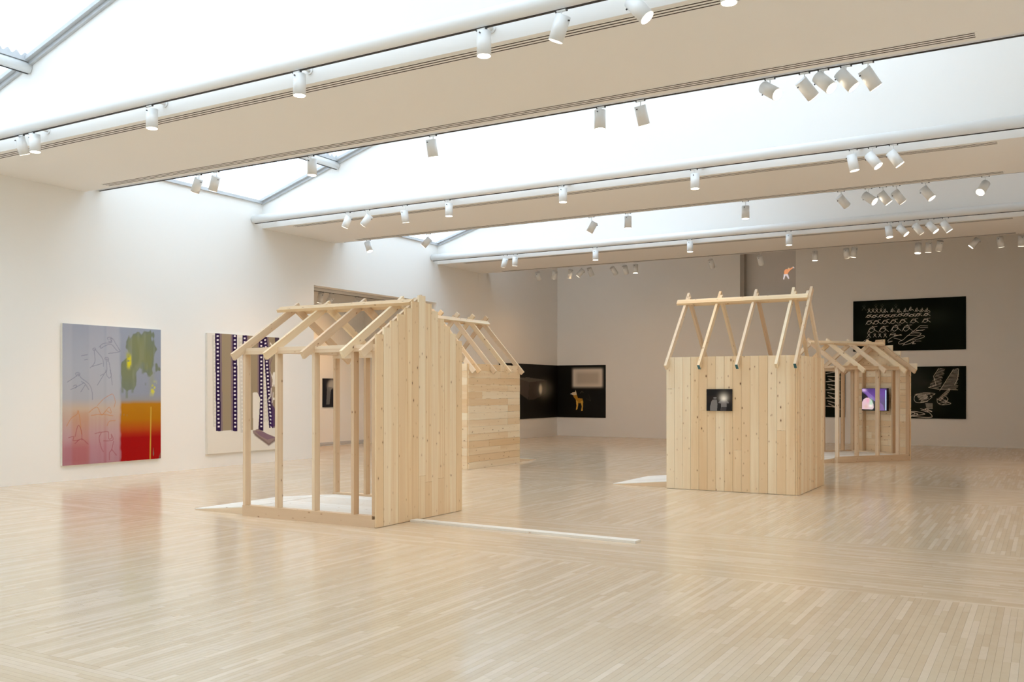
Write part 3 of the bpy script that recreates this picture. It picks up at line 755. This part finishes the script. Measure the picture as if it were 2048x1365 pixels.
a.poly([(700, 735), (716, 735), (714, 758), (700, 758)], CW); a.poly([(405, 410), (440, 400), (440, 470), (410, 470)], CW)
a.line([(672, 225), (690, 255)], 0.008, CW); a.line([(690, 360), (670, 420)], 0.006, (120, 90, 110), 0.6)
t = thing('painting', 'white canvas with purple film strips, partly behind nearest hut', 'painting', (LX, 12.39, 0.267))
box('stretcher', (0.001, 0, 0), (0.05, W2, H2), M_CANVAS, t)
a.build('painted_surface', (0.0515, 0, H2), (0, W2, 0), H2, M_PAINT, t)

# --- 3. pair of black panels meeting in the far corner
a = Art(200, 150, (13, 9, 5), (-260, 720, 172, 203, 1185, 1135)); HP = 1.70
a.poly([(-40, 440), (200, 425), (480, 465), (520, 520), (200, 510), (75, 470)], (96, 89, 80)); a.poly([(-40, 440), (75, 460), (215, 510), (200, 825), (75, 730), (-40, 640)], (77, 68, 62))
a.poly([(215, 510), (520, 470), (515, 700), (420, 760), (280, 825), (205, 828)], (68, 58, 51))
a.blob(*a.m(470, 640), 0.10, 0.13, (148, 142, 130), 0.8); a.blob(*a.m(408, 635), 0.030, 0.09, (240, 230, 206), 1.0, 4); a.blob(*a.m(560, 620), 0.08, 0.10, (93, 93, 86), 0.5)
t = thing('dark_panel', 'black picture panel with grey projector left of the far corner', 'picture', (LX, 23.35, 0.61), group='black corner panels')
Lp = BY - 23.35 - 0.012
box('backing', (0.001, 0, 0), (0.02, Lp, HP), M_BLACK, t); a.build('printed_surface', (0.0215, 0, HP), (0, Lp, 0), HP, M_PRINT, t)
a = Art(200, 190, (12, 9, 5), (780, 1618, 205, 195, 1132, 1142))
for g_, al in ((0.05, 0.35), (0.03, 0.5), (0.012, 1.0)):
    u0, v0 = a.m(1065, 285); u1, v1 = a.m(1550, 575); a.rect(u0 - g_ * .5, u1 + g_ * .5, v0 - g_ * .5, v1 + g_ * .5, (226, 214, 198), 0.02 + g_, al)
u0, v0 = a.m(1110, 330); u1, v1 = a.m(1510, 540); a.rect(u0, u1, v0, v1, (186, 172, 154), 0.08, 0.8)
YD, YL = (190, 138, 44), (226, 178, 78)
a.poly([(1060, 715), (1110, 700), (1140, 790), (1220, 800), (1235, 870), (1160, 885), (1110, 830), (1060, 760)], YD)
a.poly([(1105, 820), (1145, 860), (1142, 930), (1128, 995), (1105, 1000), (1115, 930)], YL); a.poly([(1185, 850), (1230, 830), (1228, 940), (1222, 1020), (1195, 1020), (1208, 940)], YL)
a.poly([(1010, 715), (1045, 690), (1090, 682), (1100, 650), (1112, 690), (1120, 730), (1060, 740)], (232, 213, 173)); a.poly([(1010, 708), (1040, 705), (1038, 722), (1012, 724)], (217, 217, 217))
a.line([(1185, 700), (1210, 668), (1232, 690)], 0.008, (77, 74, 62), 0.8); a.line([(1330, 730), (1360, 840), (1290, 800)], 0.006, (65, 65, 55), 0.8); a.blob(*a.m(1300, 780), 0.08, 0.1, (24, 24, 16), 0.8)
t = thing('dark_panel', 'black picture panel with yellow dog right of the far corner', 'picture', (LX + 0.026, BY, 0.61), group='black corner panels')
Wp = 1.72
box('backing', (0, -0.02, 0), (Wp, -0.001, HP), M_BLACK, t); a.build('printed_surface', (0, -0.0215, HP), (Wp, 0, 0), HP, M_PRINT, t)

# --- 4. chalkboards on the back wall
BG = (11, 20, 12); CH = (250, 244, 230); CD = (140, 140, 126)
def chalk(art, ls, w=0.0014, col=CH, al=0.95):
    for l_ in ls: art.line(l_, w, col, al, len(l_) > 5)
a = Art(600, 300, BG, (90, 1226, 122, 70, 626, 604)); WB, HB = 2.83, 1.40; a.asp = HB / WB
a.blob(0.62, 0.38, 0.2, 0.16, (44, 52, 44), 0.6); a.blob(0.12, 0.6, 0.08, 0.12, (40, 46, 40), 0.5); a.blob(0.3, 0.12, 0.2, 0.08, (34, 44, 36), 0.5); a.blob(0.75, 0.35, 0.1, 0.12, (38, 44, 38), 0.6)
rng = random.Random(3)
def xfig(x, y, s):  # small crossed figure
    return [[(x - s, y + s), (x + s * .6, y - s)], [(x - s * .7, y - s), (x + s, y + s)], [(x - 2, y - s * 1.4), (x + 3, y - s * 1.5)]]
for i, x in enumerate((205, 330, 395, 535)): chalk(a, xfig(x, 190 - (8 if i else 0), 22), col=CD, al=0.5)
for x in (258, 298, 338, 382): chalk(a, xfig(x, 218, 17))
for x, y in ((425, 218), (500, 212), (565, 218), (632, 212), (685, 198), (748, 208), (800, 210), (850, 210)):
    chalk(a, [[(x - 22, y + 16), (x - 5, y + 2), (x + 6, y - 12), (x - 8, y - 12), (x - 14, y + 4), (x, y + 14), (x + 14, y + 2), (x + 28, y + 14)], [(x - 1, y - 22), (x + 3, y - 22)]])
def fish(x, y, w, h): 
    return [[(x - w, y + h), (x - w * .4, y - h * .7), (x + w * .3, y - h * .6), (x + w * .35, y + h * .2), (x - w * .3, y + h), (x - w * .75, y + h * .3), (x - w * .1, y - h * .4), (x + w, y + h * .8)], [(x + w * .3, y - h), (x + w * .9, y - h * 1.1)]]
for x in (258, 318, 388, 448, 512, 582, 645, 700, 765, 845): chalk(a, fish(x, 272 - (x - 258) * 0.03 + rng.uniform(-5, 5), 34, 14))
for x in (265, 340, 430, 515, 610, 720, 840): chalk(a, fish(x, 332 - (x - 265) * 0.035, 42, 22))
for x, y in ((295, 405), (410, 402), (535, 390), (650, 390)): chalk(a, fish(x, y, 52, 30) + [[(x - 10, y - 22), (x + 2, y - 34), (x + 10, y - 22)]])
chalk(a, [[(690, 435), (740, 400), (780, 365), (855, 368)], [(780, 385), (855, 385)], [(700, 430), (760, 415), (825, 405)], [(740, 412), (810, 412)]])
for x, s in ((255, 22), (318, 16), (370, 17), (425, 18)): chalk(a, xfig(x, 465, s))
chalk(a, [[(195, 525), (230, 505), (260, 490)], [(215, 528), (250, 505)], [(470, 470), (490, 440), (530, 445), (520, 465), (590, 455), (500, 480), (450, 520), (500, 520), (455, 535)], [(480, 455), (595, 462)], [(515, 490), (560, 500), (600, 512), (650, 470), (700, 440), (785, 440), (770, 460), (700, 460), (650, 465)],
          [(600, 512), (565, 530), (570, 550), (620, 540), (700, 505), (760, 500), (820, 478), (800, 465), (720, 490), (640, 530), (605, 565)], [(700, 520), (790, 520)], [(735, 545), (700, 548), (720, 535), (690, 535)], [(610, 560), (680, 545), (735, 515)]])
def board(label, x0, ztop, art, w=WB, h=HB):
    t = thing('chalkboard', label, 'chalkboard', (x0, BY, ztop - h), group='dark green drawing boards')
    box('backing', (0, -0.03, 0), (w, -0.001, h), M_BLACK, t); art.build('drawn_surface', (0, -0.0315, h), (w, 0, 0), h, M_CHALK, t)
board('upper dark green board with rows of chalk figures on back wall', -4.70, 3.975, a)
a = Art(600, 300, BG, (90, 1230, 765, 770, 1306, 1306)); a.asp = HB / WB
a.blob(*a.m(740, 900), 0.10, 0.22, (58, 62, 58), 0.6); a.blob(*a.m(760, 1080), 0.16, 0.3, (46, 50, 46), 0.7); a.blob(*a.m(830, 940), 0.06, 0.06, (56, 58, 52), 0.6); a.blob(*a.m(860, 1160), 0.1, 0.12, (38, 42, 38), 0.6)
for i in range(15):          # hatched wings
    f = i / 14; chalk(a, [[(968 + f * -100 + rng.uniform(-6, 6), 790 + f * 195), (1025 - f * 55 + rng.uniform(-8, 8), 800 + f * 205)]], 0.0012)
for i in range(17):
    f = i / 16; chalk(a, [[(1115 - f * 130 + rng.uniform(-6, 6), 800 + f * 205), (1160 - f * 15 + rng.uniform(-12, 6), 795 + f * 215)]], 0.0012)
chalk(a, [[(1110, 800), (975, 1020)], [(965, 790), (915, 870), (940, 960), (865, 985), (975, 1005)], [(980, 1005), (1152, 1012)], [(1160, 800), (1150, 900), (1120, 960)]])
for i in range(16):
    f = i / 15; chalk(a, [[(1060 - f * 110, 1000 + f * 110), (1085 - f * 95 + rng.uniform(-5, 5), 1010 + f * 112)]], 0.0012)
chalk(a, [[(950, 1100), (955, 1140), (1000, 1165), (1085, 1150), (1030, 1125), (985, 1090)], [(965, 1150), (1050, 1130)], [(1000, 1162), (1060, 1140)], [(975, 1120), (1040, 1140)], [(1040, 1080), (1058, 1105), (1045, 1125), (1025, 1112)]])
for i in range(14):
    f = i / 13; chalk(a, [[(735 + f * 60 + rng.uniform(-12, 12), 1055 + f * 85), (830 + rng.uniform(-20, 60), 1040 + f * 90)]], 0.0012)
chalk(a, [[(720, 1110), (740, 1060), (830, 1040), (930, 1050), (880, 1075), (900, 1085), (830, 1135), (745, 1140), (722, 1110)], [(815, 1075), (850, 1070), (850, 1095), (815, 1095)]])
for i in range(7): chalk(a, [[(835 + i * 2, 1150 + i * 9), (905, 1152 + i * 9)]], 0.0012)
chalk(a, [[(785, 1205), (900, 1235), (830, 1205), (900, 1290), (690, 1282), (830, 1262), (740, 1235), (690, 1240), (760, 1262), (685, 1290)], [(790, 1220), (860, 1240)], [(690, 1255), (720, 1242), (730, 1262), (690, 1275)]], 0.0018)
board('lower dark green board with chalk wings, right of the farthest hut', -4.70, 2.135, a)
a = Art(210, 110, BG); a.asp = HB / WB
a.blob(0.7, 0.5, 0.2, 0.3, (36, 42, 36), 0.6)
for i in range(13): a.line([(0.82 + 0.012 * (i % 3), 0.12 + i * 0.055), (0.93 + 0.02 * (i % 2), 0.08 + i * 0.06 + 0.05 * (i % 3))], 0.0025, CH, 0.8)
board('dark green board mostly hidden behind the two right huts', -7.75, 2.135, a)

# --- 5. small photograph on the plank hut
a = Art(110, 96, (24, 20, 20), (568, 868, 474, 474, 740, 740)); a.asp = 0.9
a.rect(0, 1, 0.3, 0.62, (40, 30, 26), 0.1, 0.7)
a.poly([(612, 740), (610, 690), (625, 625), (640, 605), (690, 605), (698, 660), (692, 740)], (128, 124, 122)); a.blob(*a.m(668, 590), 0.055, 0.07, (96, 90, 88), 1, 4); a.line([(655, 580), (682, 580)], 0.02, (150, 146, 144), 0.8)
a.poly([(705, 640), (740, 600), (800, 600), (832, 635), (825, 650), (805, 640), (805, 690), (800, 735), (780, 735), (770, 700), (755, 735), (738, 735), (740, 650)], (122, 118, 118)); a.poly([(742, 690), (805, 690), (800, 738), (740, 738)], (66, 62, 64))
a.blob(*a.m(772, 570), 0.17, 0.19, (206, 196, 180), 0.75); a.blob(*a.m(772, 590), 0.11, 0.11, (252, 246, 234), 1.0)
t = thing('photograph', 'small dark photograph of two figures on the plank hut', 'photograph', (-4.40, 13.4 - 0.0245, 1.19))
box('backing', (0, -0.02, 0), (0.385, 0, 0.325), M_BLACK, t); a.build('printed_surface', (0, -0.0205, 0.325), (0.385, 0, 0), 0.325, M_PRINT, t)

# --- 6. small dark picture in the side room
a = Art(70, 90, (20, 22, 34)); a.asp = 1.2
a.blob(0.62, 0.25, 0.34, 0.22, (176, 174, 170), 1, 5); a.poly([(0.26, 0.3), (0.98, 0.3), (1.0, 0.9), (0.2, 0.9)], (112, 114, 118), 0.8); a.poly([(0.62, 0.3), (0.74, 0.42), (0.84, 1.0), (0.4, 1.0), (0.5, 0.42)], (16, 17, 30))
a.blob(0.62, 0.3, 0.05, 0.05, (170, 168, 164), 0.9)
t = thing('picture', 'small dark picture with grey arch in the side room', 'picture', (SX, 18.74, 1.04))
box('backing', (0.001, 0, 0), (0.025, 0.62, 0.77), M_BLACK, t); a.build('printed_surface', (0.0265, 0, 0.77), (0, 0.62, 0), 0.77, M_PRINT, t)

# --- 7. screen inside the farthest hut (local frame of that hut: gable inside face at x = L)
a = Art(120, 80, (82, 58, 128), (148, 466, 970, 970, 1210, 1210)); a.asp = 0.72
a.c[:] = vgrad([(0, (70, 44, 110)), (0.5, (104, 70, 150)), (1, (92, 84, 110))], a.V + 0.3 * a.U)
a.poly([(148, 1000), (340, 1150), (340, 1212), (148, 1212)], (24, 22, 30)); a.poly([(148, 970), (200, 985), (420, 1150), (440, 1212), (380, 1212), (250, 1085)], (150, 110, 190), 0.5)
a.poly([(240, 1070), (340, 1120), (345, 1212), (240, 1212)], (24, 20, 30), 0.9)
a.blob(*a.m(170, 985), 0.10, 0.08, (225, 190, 235), 0.9)
a.poly([(148, 1120), (165, 1090), (200, 1072), (235, 1070), (270, 1095), (295, 1140), (300, 1180), (285, 1200), (148, 1200)], (226, 190, 200))
a.blob(*a.m(265, 1130), 0.07, 0.2, (170, 230, 190), 0.8); a.blob(*a.m(225, 1100), 0.06, 0.1, (240, 150, 190), 0.7); a.blob(*a.m(260, 1160), 0.08, 0.06, (255, 240, 235), 0.9); a.blob(*a.m(200, 1170), 0.08, 0.1, (220, 180, 150), 0.6)
a.poly([(446, 985), (460, 990), (460, 1205), (446, 1205)], (190, 214, 240)); a.rect(0.985, 1.1, 0, 1, (16, 14, 22), 0.01)
tv = thing('flat_screen', 'flat screen showing purple light beam inside the farthest hut', 'screen', (-3.73, 19.73, 0), math.radians(53.63))
TW, TH, ty, tz = 0.74, 0.50, 0.50, 1.04
box('bezel', (HL - D - 0.055, ty, tz), (HL - D - 0.01, ty + TW, tz + TH), M_BLACK, tv, 'y')
box('wall_bracket', (HL - D - 0.01, ty + 0.2, tz + 0.12), (HL - D - 0.001, ty + TW - 0.2, tz + TH - 0.12), M_BLACK, tv, 'y')
a.build('screen', (HL - D - 0.0565, ty + TW - 0.008, tz + TH - 0.008), (0, -TW + 0.016, 0), TH - 0.016, M_SCREEN, tv)

# --- 8. projected figure high in the recess, flat shapes with the glow put into emission
def flat_cut(name, pts, mat, parent, th=0.01):
    n = len(pts)
    vs = [(x, 0, z) for x, z in pts] + [(x, -th, z) for x, z in pts]
    o = mesh_obj(name, vs, [tuple(range(n)), tuple(range(2 * n - 1, n - 1, -1))] + [(i, (i + 1) % n, (i + 1) % n + n, i + n) for i in range(n)], mat, parent)
    bm = bmesh.new(); bm.from_mesh(o.data); bmesh.ops.recalc_face_normals(bm, faces=bm.faces); bmesh.ops.triangulate(bm, faces=[f for f in bm.faces if len(f.verts) > 4]); bm.to_mesh(o.data); bm.free()
    return o
M_SHIRT = plain('orange_shirt_projection', lin(250, 204, 164), 0.7, noise=0.08, scale=14); M_PANTS = plain('white_trouser_projection', lin(252, 250, 252), 0.7); M_SKIN = plain('pale_skin_projection', lin(250, 222, 196), 0.7)
for m_, c_ in ((M_SHIRT, lin(214, 132, 84)), (M_PANTS, lin(200, 196, 204)), (M_SKIN, lin(214, 168, 134))):     # a projected, glowing image
    b_ = m_.node_tree.nodes['Principled BSDF']; b_.inputs['Emission Color'].default_value = c_; b_.inputs['Emission Strength'].default_value = 0.75
sc_ = 1.0 / (FPX / 27.2) / 9.75 * 0.93
def fp(pts): return [((x - 1290) * sc_, -(y - 660) * sc_) for x, y in pts]
P0 = on_y(1440 + 1290 / 9.75, 480 + 660 / 9.75, BY + 0.225)
t = thing('projected_figure', 'small glowing projected figure in orange shirt and white trousers, arm raised', 'figure', (P0.x, BY + 0.239, P0.z))
flat_cut('shirt', fp([(1248, 670), (1250, 600), (1285, 565), (1330, 572), (1365, 565), (1430, 525), (1440, 540), (1370, 595), (1330, 640), (1318, 672)]), M_SHIRT, t)
flat_cut('trousers', fp([(1242, 668), (1318, 668), (1332, 705), (1350, 765), (1335, 772), (1305, 720), (1283, 684), (1258, 725), (1245, 778), (1226, 770), (1238, 710)]), M_PANTS, t, 0.009)
flat_cut('head', fp([(1325, 560), (1330, 545), (1345, 542), (1356, 552), (1352, 568), (1336, 572)]), M_SKIN, t, 0.012)
flat_cut('hand', fp([(1425, 530), (1432, 520), (1455, 552), (1442, 560)]), M_PANTS, t, 0.012)
